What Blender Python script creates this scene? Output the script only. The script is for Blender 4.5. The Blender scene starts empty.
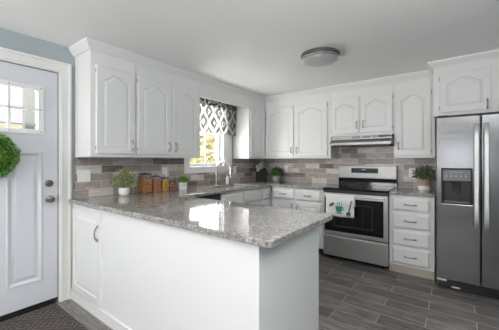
import bpy, bmesh, math, random
from mathutils import Vector, Matrix
random.seed(7)
S = bpy.context.scene
C = S.collection
PI = math.pi
R = math.radians
H = 2.298          # ceiling
YB = 3.92          # back wall
XR = 3.66          # right wall
YF = -3.2          # wall behind the camera
# ---------------------------------------------------------------- camera
cam = bpy.data.cameras.new('camera'); co = bpy.data.objects.new('camera', cam); C.objects.link(co)
co.location = (2.836, -0.178, 1.264); co.rotation_euler = (PI/2, 0, R(36.874))
cam.sensor_width = 36; cam.lens = 275/499*36; cam.shift_y = -(165-160.335)/499; cam.clip_start = .02
S.camera = co
S.view_settings.view_transform = 'Standard'; S.view_settings.look = 'None'
S.view_settings.gamma = 1; S.view_settings.use_curve_mapping = False
S.view_settings.exposure = 0.14
# ---------------------------------------------------------------- world and lights
W = bpy.data.worlds.new('world'); S.world = W; W.use_nodes = True
bg = W.node_tree.nodes['Background']; bg.inputs[0].default_value = (.93, .965, 1, 1); bg.inputs[1].default_value = 3.4
def area(name, loc, rot, sx, sy, e, col=(1, 1, 1), spread=PI):
    l = bpy.data.lights.new(name, 'AREA'); l.shape = 'RECTANGLE'; l.size = sx; l.size_y = sy; l.energy = e; l.color = col; l.spread = spread
    o = bpy.data.objects.new(name, l); C.objects.link(o); o.location = loc; o.rotation_euler = rot; return o
def sun(name, rot, e, ang, col=(1, .96, .9)):
    l = bpy.data.lights.new(name, 'SUN'); l.energy = e; l.angle = R(ang); l.color = col
    o = bpy.data.objects.new(name, l); C.objects.link(o); o.rotation_euler = rot; return o
area('window_sky_light', (1.05, YF-.10, 1.50), (PI/2, 0, 0), 1.6, 1.2, 8, (1, .99, .98))
area('window_ground_light', (1.05, YF-.05, 1.40), (PI/2+R(55), 0, 0), 1.6, 1.0, 60, (1, .99, .98))
area('sink_window_sky_light', (-.14, 2.60, 1.62), (PI/2, 0, -PI/2), .60, .80, 9, (1, .98, .95))
area('sink_window_ground_light', (-.13, 2.60, 1.50), (PI/2+R(26), 0, -PI/2), .60, .60, 12, (1, .98, .95))
sun('sun', (R(52), 0, R(75)), 7, 2)
# ---------------------------------------------------------------- materials
def srgb(*c):
    return tuple(((x/255)/12.92 if x/255 <= .04045 else ((x/255+.055)/1.055)**2.4) for x in c) + (1,)
def mat(name, col, rough=.5, metal=0, **kw):
    m = bpy.data.materials.new(name); m.use_nodes = True
    b = m.node_tree.nodes['Principled BSDF']
    b.inputs['Base Color'].default_value = col if len(col) == 4 else (*col, 1)
    b.inputs['Roughness'].default_value = rough; b.inputs['Metallic'].default_value = metal
    for k, v in kw.items(): b.inputs[k.replace('_', ' ')].default_value = v
    return m
class NT:
    def __init__(s, m): s.t = m.node_tree; s.b = s.t.nodes['Principled BSDF']
    def n(s, typ, props=None, **ins):
        n = s.t.nodes.new(typ)
        for k, v in (props or {}).items(): setattr(n, k, v)
        for k, v in ins.items():
            key = int(k[1:]) if k[0] == '_' else k.replace('_', ' ')
            if isinstance(v, bpy.types.NodeSocket): s.t.links.new(v, n.inputs[key])
            else: n.inputs[key].default_value = v
        return n
    def l(s, a, b): s.t.links.new(a, b)
    def math(s, op, a, b=0.0, c=0.0): return s.n('ShaderNodeMath', {'operation': op}, _0=a, _1=b, _2=c).outputs[0]
    def ramp(s, fac, stops, const=False):
        n = s.n('ShaderNodeValToRGB', None, _0=fac); e = n.color_ramp.elements
        if const: n.color_ramp.interpolation = 'CONSTANT'
        e[0].position, e[0].color = stops[0]; e[1].position, e[1].color = stops[1]
        for p, c in stops[2:]: x = e.new(p); x.color = c
        return n.outputs[0]
    def mix(s, fac, a, b, mode='MIX'):
        n = s.n('ShaderNodeMix', {'data_type': 'RGBA', 'blend_type': mode})
        for i, v in ((0, fac), (6, a), (7, b)):
            if isinstance(v, bpy.types.NodeSocket): s.l(v, n.inputs[i])
            else: n.inputs[i].default_value = v
        return n.outputs[2]
    def coord(s, scale=(1, 1, 1), swap=None):
        o = s.n('ShaderNodeTexCoord').outputs['Object']
        if swap:
            x = s.n('ShaderNodeSeparateXYZ', None, _0=o); d = dict(x=x.outputs[0], y=x.outputs[1], z=x.outputs[2])
            c = s.n('ShaderNodeCombineXYZ'); 
            for i, k in enumerate(swap):
                if k in d: s.l(d[k], c.inputs[i])
            o = c.outputs[0]
        return s.n('ShaderNodeMapping', None, Vector=o, Scale=scale).outputs[0]
    def bump(s, h, strength=.2, dist=.01):
        s.l(s.n('ShaderNodeBump', None, Strength=strength, Distance=dist, Height=h).outputs[0], s.b.inputs['Normal'])
def noise(t, vec, scale, detail=2, rough=.5): return t.n('ShaderNodeTexNoise', None, Vector=vec, Scale=scale, Detail=detail, Roughness=rough).outputs[0]

M = {}
M['white'] = mat('white_cabinet_paint', (.80, .80, .795), .32)
M['trim'] = mat('warm_white_trim_paint', (.79, .775, .755), .4)
M['ceil'] = mat('ceiling_paint', (.92, .92, .915), .9)
M['blue'] = mat('blue_grey_wall_paint', (.37, .415, .435), .8)
M['wallw'] = mat('pale_wall_paint', (.64, .64, .64), .85)
M['door'] = mat('pale_blue_white_door_paint', (.66, .67, .71), .38)
M['faucet'] = mat('bright_nickel', (.62, .61, .60), .2, 1)
M['nickel'] = mat('brushed_nickel', (.40, .385, .37), .3, .95)
M['chrome'] = mat('polished_steel', (.72, .72, .72), .15, 1)
M['bronze'] = mat('dark_nickel', (.22, .20, .18), .3, .9)
M['black'] = mat('black_plastic', (.012, .012, .013), .35)
M['bglass'] = mat('black_glass', (.008, .008, .009), .06)
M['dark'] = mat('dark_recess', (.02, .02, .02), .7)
M['plate'] = mat('white_plastic', (.92, .92, .90), .35)
M['slot'] = mat('grey_slot', (.25, .25, .25), .6)
M['tan'] = mat('tan_wood_strip', (.46, .42, .37), .6)
M['ceramic'] = mat('white_ceramic', (.82, .81, .78), .25)
M['concrete'] = mat('grey_concrete', (.30, .30, .31), .8)
M['soil'] = mat('soil', (.04, .03, .02), .95)
M['teal'] = mat('teal_print', srgb(48, 120, 122), .8)
M['ink'] = mat('grey_print', srgb(90, 96, 100), .8)
M['diff'] = mat('frosted_glass', (.52, .54, .54), .35)
M['ledgrey'] = mat('grey_print_on_panel', (.35, .36, .37), .5)
M['terra'] = mat('tan_clay', (.46, .34, .26), .8)
M['bark'] = mat('bark', (.09, .075, .06), .9)
M['siding'] = mat('pale_siding', (.62, .58, .48), .8)
M['roofing'] = mat('grey_roofing', (.16, .16, .17), .8)

def steel(name, col, axis, rough=.28):
    m = mat(name, col, rough, 1); t = NT(m)
    sc = {'x': (1.5, 120, 120), 'z': (120, 120, 1.5)}[axis]
    v = noise(t, t.coord(sc), 3, 2)
    t.l(t.ramp(v, [(.3, (rough-.06,)*3+(1,)), (.7, (rough+.09,)*3+(1,))]), m.node_tree.nodes['Principled BSDF'].inputs['Roughness'])
    t.bump(v, .015, .001)
    return m
M['steel'] = steel('stainless_steel', (.60, .60, .595), 'x', .42)
M['steelz'] = steel('satin_dark_stainless', (.25, .25, .257), 'x', .17)
M['hood'] = steel('dull_stainless', (.34, .34, .335), 'x', .40)
M['steel_b'] = steel('satin_stainless', (.37, .37, .365), 'x', .42)
M['steel_l'] = steel('bright_stainless_bar', (.74, .74, .74), 'z', .5)

def granite():
    m = mat('speckled_granite', (.4, .4, .4), .05, IOR=1.75); t = NT(m); v = t.coord()
    big = noise(t, v, 11, 4, .6); mid = noise(t, v, 46, 5, .75); fine = noise(t, v, 120, 3, .7)
    c = t.ramp(mid, [(.36, srgb(82, 74, 70)), (.45, srgb(130, 124, 120)), (.53, srgb(164, 161, 158)), (.64, srgb(212, 210, 208))])
    c2 = t.ramp(fine, [(.40, srgb(34, 29, 27)), (.46, srgb(130, 124, 120)), (.58, srgb(214, 212, 209))])
    c = t.mix(.5, c, c2)
    c = t.mix(t.ramp(big, [(.40, (0, 0, 0, 1)), (.7, (.5,)*3+(1,))]), c, srgb(96, 88, 83))
    t.l(c, t.b.inputs['Base Color']); return m
M['granite'] = granite()

def backsplash(name, swap):
    m = mat(name, (.4, .4, .4), .3); t = NT(m)
    v = t.coord((1, 1, 1), swap)
    br = t.n('ShaderNodeTexBrick', {'offset': .5, 'offset_frequency': 2}, Vector=t.n('ShaderNodeMapping', None, Vector=v, Location=(.03, -.911+.0755*14, 0)).outputs[0], Color1=(0, 0, 0, 1), Color2=(1, 1, 1, 1), Mortar=(.5, .5, .5, 1), Scale=1, Mortar_Size=.0026, Mortar_Smooth=.1, Bias=0, Brick_Width=.232, Row_Height=.0755)
    st = noise(t, t.n('ShaderNodeMapping', None, Vector=v, Scale=(3, 22, 1)).outputs[0], 2.2, 4, .6)
    f = t.math('ADD', br.outputs[0], t.math('MULTIPLY', t.math('SUBTRACT', st, .5), .95))
    c = t.ramp(f, [(0.0, srgb(112, 101, 96)), (.2, srgb(144, 134, 129)), (.4, srgb(174, 166, 161)), (.58, srgb(160, 146, 139)), (.78, srgb(194, 185, 180)), (1, srgb(214, 208, 203))])
    c = t.mix(br.outputs[1], c, srgb(206, 202, 197))
    t.l(c, t.b.inputs['Base Color'])
    t.bump(t.math('SUBTRACT', 1.0, br.outputs[1]), .35, .003)
    return m
M['bs_left'] = backsplash('taupe_subway_tile_left', 'yz')
M['bs_back'] = backsplash('taupe_subway_tile_back', 'xz')

def floor_mat():
    m = mat('dark_wood_look_tile', (.1, .1, .1), .33); t = NT(m); v = t.coord()
    vm = t.n('ShaderNodeMapping', None, Vector=v, Location=(-2.335+.63*10, -3.235+.159*40, 0)).outputs[0]
    br = t.n('ShaderNodeTexBrick', {'offset': .5, 'offset_frequency': 2}, Vector=vm, Color1=(0, 0, 0, 1), Color2=(1, 1, 1, 1), Mortar=(.5, .5, .5, 1), Scale=1, Mortar_Size=.0028, Mortar_Smooth=.1, Bias=0, Brick_Width=.63, Row_Height=.159)
    st = noise(t, t.n('ShaderNodeMapping', None, Vector=v, Scale=(1.6, 9, 1)).outputs[0], 3.2, 6, .62)
    fs = noise(t, t.n('ShaderNodeMapping', None, Vector=v, Scale=(3, 60, 1)).outputs[0], 4, 3, .6)
    f = t.math('ADD', t.math('MULTIPLY', t.math('SUBTRACT', br.outputs[0], .5), .22), t.math('ADD', t.math('MULTIPLY', st, .75), t.math('MULTIPLY', fs, .25)))
    c = t.ramp(f, [(.30, srgb(60, 57, 55)), (.44, srgb(84, 80, 78)), (.55, srgb(108, 104, 101)), (.70, srgb(142, 137, 133))])
    c = t.mix(br.outputs[1], c, srgb(176, 166, 155))
    t.l(c, t.b.inputs['Base Color']); t.bump(t.math('SUBTRACT', f, br.outputs[1]), .12, .004)
    return m
M['floor'] = floor_mat()

def mat_rug():
    m = mat('woven_doormat', (.1, .09, .08), .95); t = NT(m); o = t.n('ShaderNodeTexCoord').outputs['Object']
    x = t.n('ShaderNodeSeparateXYZ', None, _0=o)
    a = t.math('ABSOLUTE', t.math('SUBTRACT', t.math('FRACT', t.math('MULTIPLY', x.outputs[0], 4.4)), .5))
    b = t.math('ABSOLUTE', t.math('SUBTRACT', t.math('FRACT', t.math('MULTIPLY', x.outputs[1], 4.4)), .5))
    d = t.math('FRACT', t.math('MULTIPLY', t.math('ADD', a, b), 4.5))
    k = t.math('FRACT', t.math('MULTIPLY', t.math('SUBTRACT', x.outputs[0], x.outputs[1]), 22.0))
    k = t.math('GREATER_THAN', t.math('MULTIPLY', t.math('GREATER_THAN', d, .45), t.math('GREATER_THAN', k, .25)), .5)
    nz = noise(t, o, 260, 2)
    c = t.mix(k, srgb(62, 57, 54), srgb(110, 101, 95))
    c = t.mix(t.math('MULTIPLY', nz, .5), c, srgb(60, 54, 52))
    t.l(c, t.b.inputs['Base Color']); t.bump(t.math('ADD', k, nz), .6, .004)
    return m
M['rug'] = mat_rug()

def valance_mat():
    m = mat('diamond_print_cotton', (.6, .6, .6), .9); t = NT(m); o = t.n('ShaderNodeTexCoord').outputs['Object']
    x = t.n('ShaderNodeSeparateXYZ', None, _0=o)
    a = t.math('ABSOLUTE', t.math('SUBTRACT', t.math('FRACT', t.math('MULTIPLY', x.outputs[1], 1/.205)), .5))
    b = t.math('ABSOLUTE', t.math('SUBTRACT', t.math('FRACT', t.math('MULTIPLY', x.outputs[2], 1/.30)), .5))
    mm = t.math('ADD', a, b); k = t.math('MINIMUM', mm, t.math('SUBTRACT', 1.0, mm))
    wh = srgb(236, 234, 230); gr = srgb(160, 160, 162); dk = srgb(126, 126, 128)
    c = t.ramp(k, [(0, gr), (.07, gr), (.09, wh), (.15, wh), (.18, dk), (.30, gr), (.37, gr), (.40, wh)])
    band = t.math('GREATER_THAN', x.outputs[2], 2.035)
    z2 = noise(t, o, 26, 2)
    c = t.mix(band, c, t.ramp(z2, [(.42, srgb(60, 60, 62)), (.56, srgb(190, 188, 186))]))
    t.l(c, t.b.inputs['Base Color'])
    tr = t.n('ShaderNodeBsdfTranslucent', None, Color=c); mx = t.n('ShaderNodeMixShader', None, _0=.6)
    t.l(t.b.outputs[0], mx.inputs[1]); t.l(tr.outputs[0], mx.inputs[2])
    t.l(mx.outputs[0], t.t.nodes['Material Output'].inputs[0]); return m
M['valance'] = valance_mat()

def thin_glass(name, rf=.06, tint=(1, 1, 1, 1)):
    m = bpy.data.materials.new(name); m.use_nodes = True; nt = m.node_tree; nt.nodes.clear()
    o = nt.nodes.new('ShaderNodeOutputMaterial'); mx = nt.nodes.new('ShaderNodeMixShader'); a = nt.nodes.new('ShaderNodeBsdfTransparent'); g = nt.nodes.new('ShaderNodeBsdfGlossy')
    a.inputs[0].default_value = tint; g.inputs['Roughness'].default_value = .02; mx.inputs[0].default_value = rf
    nt.links.new(a.outputs[0], mx.inputs[1]); nt.links.new(g.outputs[0], mx.inputs[2]); nt.links.new(mx.outputs[0], o.inputs[0]); return m
M['glass'] = thin_glass('window_glass'); M['jar'] = thin_glass('jar_glass', .16, (.96, .97, .97, 1))

def varied(name, cols, scale, rough=.8, translucent=0):
    m = mat(name, cols[0], rough); t = NT(m)
    n = noise(t, t.coord(), scale, 2)
    t.l(t.ramp(n, [(.3+.4*i/(len(cols)-1), c) for i, c in enumerate(cols)]), t.b.inputs['Base Color']); return m
M['leaf'] = varied('olive_leaf', [srgb(92, 112, 66), srgb(144, 156, 104), srgb(190, 194, 150)], 60)
M['leaf_dark'] = varied('dark_green_leaf', [srgb(44, 66, 40), srgb(84, 106, 72), srgb(142, 156, 122)], 60)
M['leaf_mid'] = varied('mid_green_leaf', [srgb(36, 66, 26), srgb(70, 106, 48), srgb(112, 146, 78)], 60)
M['leaf_bright'] = varied('bright_green_leaf', [srgb(60, 108, 36), srgb(104, 150, 60), srgb(142, 180, 92)], 60)
M['boxwood'] = varied('boxwood_leaf', [srgb(48, 104, 24), srgb(88, 146, 40), srgb(138, 182, 72)], 45)
M['autumn'] = varied('autumn_leaf', [srgb(130, 128, 92), srgb(178, 170, 122), srgb(212, 206, 165)], .9)
M['hedge'] = varied('olive_tree_leaf', [srgb(110, 114, 84), srgb(156, 156, 120), srgb(196, 194, 160)], .9)
M['lawn'] = varied('lawn', [srgb(150, 156, 110), srgb(180, 178, 130), srgb(200, 196, 150)], .6)
M['pasta'] = varied('golden_pasta', [srgb(58, 30, 10), srgb(176, 112, 38), srgb(232, 184, 96)], 75)
M['lentil'] = varied('orange_lentils', [srgb(120, 62, 34), srgb(184, 110, 70), srgb(226, 170, 130)], 120)
M['corn'] = varied('yellow_corn', [srgb(110, 66, 14), srgb(206, 146, 34), srgb(240, 200, 96)], 110)
M['bean'] = varied('brown_beans', [srgb(60, 30, 20), srgb(130, 78, 54), srgb(182, 128, 98)], 110)
M['towel'] = varied('white_cotton_towel', [srgb(226, 226, 224), srgb(238, 238, 236)], 30, .95)

# ---------------------------------------------------------------- mesh helpers
def box(bm, x0, x1, y0, y1, z0, z1):
    v = [bm.verts.new(p) for p in ((x0, y0, z0), (x1, y0, z0), (x1, y1, z0), (x0, y1, z0), (x0, y0, z1), (x1, y0, z1), (x1, y1, z1), (x0, y1, z1))]
    for f in ((0, 3, 2, 1), (4, 5, 6, 7), (0, 1, 5, 4), (1, 2, 6, 5), (2, 3, 7, 6), (3, 0, 4, 7)): bm.faces.new([v[i] for i in f])
def boxes(*bs):
    bm = bmesh.new()
    for b in bs: box(bm, *b)
    return bm
def bridge(bm, loops, close=True, cap0=False, cap1=True):
    ls = [[bm.verts.new(p) for p in l] for l in loops]
    for a, b in zip(ls, ls[1:]):
        n = len(a)
        for i in range(n if close else n-1):
            j = (i+1) % n
            bm.faces.new((a[i], a[j], b[j], b[i]))
    if cap0: bm.faces.new(list(reversed(ls[0])))
    if cap1: bm.faces.new(ls[-1])
def lathe(bm, prof, c=(0, 0, 0), seg=24, axis='z'):
    loops = []
    for r, h in prof:
        l = []
        for i in range(seg):
            a = 2*PI*i/seg; x, y = r*math.cos(a), r*math.sin(a)
            p = {'z': (x, y, h), 'y': (x, h, -y), 'x': (h, x, y)}[axis]
            l.append((c[0]+p[0], c[1]+p[1], c[2]+p[2]))
        loops.append(l)
    bridge(bm, loops, True, True, True)
def tube(bm, pts, r, seg=8):
    pts = [Vector(p) for p in pts]; loops = []
    up = None
    for i, p in enumerate(pts):
        d = (pts[min(i+1, len(pts)-1)]-pts[max(i-1, 0)]).normalized()
        if up is None: up = d.orthogonal().normalized()
        up = (up-d*up.dot(d)).normalized(); s = d.cross(up)
        rr = r[i] if isinstance(r, (list, tuple)) else r
        loops.append([p+up*rr*math.cos(2*PI*k/seg)+s*rr*math.sin(2*PI*k/seg) for k in range(seg)])
    bridge(bm, loops, True, True, True)
def obj(name, bm, m, parent=None, loc=None, rz=0, bevel=0, smooth=False, seg=2):
    bmesh.ops.recalc_face_normals(bm, faces=bm.faces)
    me = bpy.data.meshes.new(name); bm.to_mesh(me); bm.free()
    me.materials.append(M[m] if isinstance(m, str) else m)
    if smooth:
        for p in me.polygons: p.use_smooth = True
        try: me.set_sharp_from_angle(angle=R(40))
        except Exception: pass
    o = bpy.data.objects.new(name, me); C.objects.link(o)
    if parent: o.parent = parent
    if loc: o.location = loc
    o.rotation_euler = (0, 0, rz)
    if bevel:
        b = o.modifiers.new('bevel', 'BEVEL'); b.width = bevel; b.segments = seg; b.limit_method = 'ANGLE'; b.angle_limit = R(35)
    return o
def tag(o, label, cat, group=None, kind=None):
    o['label'] = label; o['category'] = cat
    if group: o['group'] = group
    if kind: o['kind'] = kind
    return o
def thing(name, label, cat, loc=(0, 0, 0), rz=0, group=None):
    o = bpy.data.objects.new(name, None); C.objects.link(o); o.empty_display_size = .1
    o.location = loc; o.rotation_euler = (0, 0, rz); return tag(o, label, cat, group)
def struct(name, bm, m, label=None, cat=None, **k):
    o = obj(name, bm, m, **k); o['kind'] = 'structure'
    if label: o['label'] = label
    if cat: o['category'] = cat
    return o

# ---------------------------------------------------------------- room shell
T = .14
struct('floor', boxes((-T, XR+T, YF-T, YB+T, -.12, 0)), 'floor', 'dark grey wood-look plank tile floor', 'floor')
struct('ceiling', boxes((-T, XR+T, YF-T, YB+T, H, H+.12)), 'ceil', 'smooth white painted ceiling', 'ceiling')
DY0, DY1, DZ = -.153, .763, 2.045            # door opening
WY0, WY1, WZ0, WZ1 = 2.26, 2.92, 1.175, 2.06  # sink window opening
struct('wall_left', boxes((-T, 0, YF-T, DY0, 0, H), (-T, 0, DY0, DY1, DZ, H), (-T, 0, DY1, WY0, 0, H), (-T, 0, WY0, WY1, 0, WZ0),
       (-T, 0, WY0, WY1, WZ1, H), (-T, 0, WY1, YB+T, 0, H)), 'blue', 'blue grey painted wall around the entry door', 'wall')
struct('wall_back', boxes((0, XR+T, YB, YB+T, 0, H)), 'wallw', 'pale painted wall behind the range', 'wall')
struct('wall_right', boxes((XR, XR+T, YF-T, YB, 0, H)), 'blue', 'blue grey painted wall right of the refrigerator', 'wall')
struct('wall_front', boxes((0, .25, YF-T, YF, 0, H), (1.85, 2.45, YF-T, YF, 0, H), (3.4, XR, YF-T, YF, 0, H), (.25, 1.85, YF-T, YF, 0, .9), (.25, 1.85, YF-T, YF, 2.12, H), (2.45, 3.4, YF-T, YF, 0, .85), (2.45, 3.4, YF-T, YF, 1.80, H)), 'wallw', 'pale painted wall behind the viewer with two windows', 'wall')
def sash(x0, x1, z0, z1, n):
    bs = [(x0, x1, YF-.09, YF-.03, z0, z0+.05), (x0, x1, YF-.09, YF-.03, z1-.05, z1), (x0, x0+.05, YF-.09, YF-.03, z0, z1), (x1-.05, x1, YF-.09, YF-.03, z0, z1)]
    for i in range(1, n): x = x0+(x1-x0)*i/n; bs.append((x-.03, x+.03, YF-.09, YF-.03, z0, z1))
    return boxes(*bs)
struct('window_2', sash(.25, 1.85, .9, 2.12, 2), 'trim', 'wide white framed window behind the viewer', 'window')
struct('window_3', sash(2.45, 3.4, .85, 1.80, 1), 'trim', 'square white framed window behind the viewer', 'window')
for nm, b in (('baseboard_left', (0, .014, YF, DY0-.1, 0, .09)),): struct(nm, boxes(b), 'trim', 'white baseboard left of the entry door', 'baseboard', bevel=.003)

# door casing (profiled) : outer board + inner bead
def casing():
    bm = bmesh.new(); wd = .098
    def prof(off, y_out):   # stepped boards
        return off
    for x1, a, b in ((.018, 0, wd), (.026, .012, .028), (.026, wd-.026, wd-.004)):
        box(bm, 0, x1, DY1+a, DY1+b, 0, DZ+b)
        box(bm, 0, x1, DY0-b, DY0-a, 0, DZ+b)
        box(bm, 0, x1, DY0-a, DY1+a, DZ+a, DZ+b)
    return bm
struct('trim_1', casing(), 'trim', 'cream white casing around the entry door', 'trim', bevel=.003)
struct('trim_2', boxes((-T, -.062, DY0, DY0+.02, 0, DZ), (-T, -.062, DY1-.02, DY1, 0, DZ), (-T, -.062, DY0, DY1, DZ-.02, DZ)), 'trim', 'jamb of the entry door', 'trim')
struct('trim_3', boxes((-T, -.004, DY0+.02, DY1-.02, 0, .022)), 'black', 'black sill strip under the entry door', 'trim', bevel=.004)

# backsplashes
BS0, BS1 = .911, 1.292
struct('wall_tile_left', boxes((0, .008, .885, WY0-.06, BS0, BS1), (0, .008, WY0-.06, 3.12, BS0, 1.088), (0, .008, 3.12, YB, BS0, BS1)), 'bs_left', 'taupe and grey subway tile backsplash on the window wall', 'backsplash')
struct('wall_tile_back', boxes((.008, 2.66, YB-.008, YB, BS0, BS1), (1.44, 2.24, YB-.008, YB, BS1, 1.60)), 'bs_back', 'taupe and grey subway tile backsplash behind the range', 'backsplash')

# ---------------------------------------------------------------- entry door
def panel_loops(y0, y1, z0, z1, xf, steps):   # rectangular moulded panel facing +x
    L = []
    for ins, dx in steps:
        L.append([(xf+dx, y0+ins, z0+ins), (xf+dx, y1-ins, z0+ins), (xf+dx, y1-ins, z1-ins), (xf+dx, y0+ins, z1-ins)])
    return L
dr = thing('door_1', 'pale blue white entry door with six-pane window and moulded lower panels', 'door', (0, 0, 0)); dr['kind'] = 'structure'
XD = -.012
GY0, GY1, GZ0, GZ1 = .036, .618, 1.52, 1.862
bm = bmesh.new(); e = .022
y0, y1 = DY0+e, DY1-e-.0
y0 = DY0+.004; y1 = DY1-.004
PN = [(.405, .648, .235, 1.335), (-.035, .205, .235, 1.335)]
ys = sorted([y0, y1, GY0, GY1, .405, .648, -.035, .205]); zs = [.024, .235, 1.335, GZ0, GZ1, DZ-.004]
def inside(y, z):
    if GY0 < y < GY1 and GZ0 < z < GZ1: return True
    return any(a < y < b and c < z < d for a, b, c, d in PN)
for i in range(len(ys)-1):
    for j in range(len(zs)-1):
        if not inside((ys[i]+ys[i+1])/2, (zs[j]+zs[j+1])/2):
            box(bm, XD-.045, XD, ys[i], ys[i+1], zs[j], zs[j+1])
bmesh.ops.remove_doubles(bm, verts=bm.verts, dist=1e-5)
obj('door_slab', bm, 'door', dr)
for a, b, c, d in PN:
    bm = bmesh.new(); bridge(bm, panel_loops(a, b, c, d, XD, [(0, -.02), (0, 0), (.006, .007), (.014, .007), (.030, -.010), (.038, -.010), (.062, .0), (.064, .001)]))
    obj('door_panel', bm, 'door', dr, smooth=False)
# glazing frame
bm = bmesh.new()
def ringbox(bm, y0, y1, z0, z1, w, xa, xb):
    box(bm, xa, xb, y0, y1, z0, z0+w); box(bm, xa, xb, y0, y1, z1-w, z1); box(bm, xa, xb, y0, y0+w, z0+w, z1-w); box(bm, xa, xb, y1-w, y1, z0+w, z1-w)
ringbox(bm, GY0-.036, GY1+.036, GZ0-.036, GZ1+.036, .04, XD, XD+.012)
for k in (1, 2):
    y = GY0+(GY1-GY0)*k/3; box(bm, XD-.012, XD+.009, y-.009, y+.009, GZ0, GZ1)
box(bm, XD-.012, XD+.009, GY0, GY1, 1.683, 1.701)
obj('glazing_frame', bm, 'white', dr, bevel=.003)
bm = bmesh.new()
for y in (GY0-.016, .230, .424, GY1+.016):
    for z in (GZ0-.016, GZ1+.016): lathe(bm, [(.005, XD+.012), (.004, XD+.0145)], (0, y, z), 8, 'x')
for z in (1.692,): lathe(bm, [(.005, XD+.012), (.004, XD+.0145)], (0, GY1+.016, z), 8, 'x')
obj('frame_screws', bm, 'bronze', dr)
obj('glass', boxes((XD-.03, XD-.026, GY0, GY1, GZ0, GZ1)), 'glass', dr)
bm = bmesh.new(); lathe(bm, [(.031, XD), (.030, XD+.01), (.020, XD+.016), (.019, XD+.022)], (0, .695, 1.062), 20, 'x'); box(bm, XD+.022, XD+.034, .691, .699, 1.046, 1.078)
db = obj('deadbolt', bm, 'bronze', dr, smooth=True)
bm = bmesh.new(); lathe(bm, [(.031, XD), (.031, XD+.006), (.014, XD+.012), (.012, XD+.032), (.024, XD+.040), (.029, XD+.052), (.026, XD+.064), (.012, XD+.070)], (0, .695, .925), 22, 'x')
obj('door_knob', bm, 'bronze', dr, smooth=True)
obj('latch_plate', boxes((XD-.001, -.0005, .7585, .7628, .895, .955)), 'bronze', dr)
obj('door_sweep', boxes((XD-.05, XD+.004, y0, y1, .0225, .045)), 'black', dr)

# wreath
def leafcloud(bm, n, fn, s, flat=0):
    for _ in range(n):
        p, nrm = fn(); d = Vector((random.gauss(0, 1), random.gauss(0, 1), random.gauss(0, 1))).normalized()
        d = (d*.8+nrm*.8).normalized(); u = d.orthogonal().normalized(); u = (Matrix.Rotation(random.random()*6.28, 3, d) @ u)
        L = s*random.uniform(.7, 1.3); w = L*.42
        a = Vector(p); m = d.cross(u)*L*.10
        v = [bm.verts.new(q) for q in (a, a+d*L*.5+u*w*.5+m, a+d*L, a+d*L*.5-u*w*.5+m)]
        bm.faces.new(v)
def torus_fn(cy, cz, Rr, r, x):
    def f():
        a = random.random()*2*PI; b = random.random()*2*PI; rr = r*math.sqrt(random.uniform(.25, 1))
        n = Vector((math.sin(b), math.cos(b)*math.cos(a), math.cos(b)*math.sin(a)))
        return Vector((x+rr*math.sin(b)*.7, cy+(Rr+rr*math.cos(b))*math.cos(a), cz+(Rr+rr*math.cos(b))*math.sin(a))), n
    return f
wr = thing('wreath', 'round green boxwood wreath hanging on the entry door', 'wreath', (XD+.01, .30, 1.30))
bm = bmesh.new(); leafcloud(bm, 3400, torus_fn(0, 0, .122, .05, .05), .022); obj('foliage', bm, 'boxwood', wr)
bm = bmesh.new(); tube(bm, [(.042, .122*math.cos(2*PI*i/24), .122*math.sin(2*PI*i/24)) for i in range(25)], .022, 8); obj('ring', bm, 'soil', wr)
bm = bmesh.new(); box(bm, -.001, .004, -.008, .008, .12, .20); obj('hanger', bm, 'bronze', wr)
# doormat
o = obj('doormat', boxes((.02, 1.15, -.45, .735, .0, .012)), 'rug', bevel=.004); tag(o, 'brown grey doormat with woven concentric diamond pattern by the entry door', 'doormat')

# ---------------------------------------------------------------- sink window
wn = thing('window_1', 'white framed window over the sink with yellow trees outside', 'window'); wn['kind'] = 'structure'
bm = bmesh.new()
for a, b, x in ((0, .085, .018), (.0, .02, .026)):
    box(bm, 0, x, WY0-b, WY0-a, WZ0-b, WZ1+b); box(bm, 0, x, WY1+a, WY1+b, WZ0-b, WZ1+b); box(bm, 0, x, WY0-a, WY1+a, WZ1+a, WZ1+b); box(bm, 0, x, WY0-a, WY1+a, WZ0-b, WZ0-a)
box(bm, 0, .012, WY1+.085, 3.125, 1.09, 2.2)
obj('casing', bm, 'white', wn, bevel=.003)
obj('sill', boxes((-.10, .024, WY0, WY1, WZ0-.02, WZ0+.004)), 'white', wn, bevel=.006)
bm = bmesh.new(); ringbox(bm, WY0, WY1, WZ0+.004, WZ1, .045, -.10, -.05)
zm = 1.40
box(bm, -.095, -.055, WY0+.045, WY1-.045, 1.66, 1.70)
obj('sash', bm, 'white', wn, bevel=.003)
bm = bmesh.new()
box(bm, -.082, -.066, (WY0+WY1)/2+.03, (WY0+WY1)/2+.046, WZ0+.049, WZ1-.045); box(bm, -.082, -.066, WY0+.045, WY1-.045, zm, zm+.016)
obj('muntin', bm, 'white', wn)
obj('glass', boxes((-.076, -.073, WY0+.04, WY1-.04, WZ0+.04, WZ1-.04)), 'glass', wn)

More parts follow.
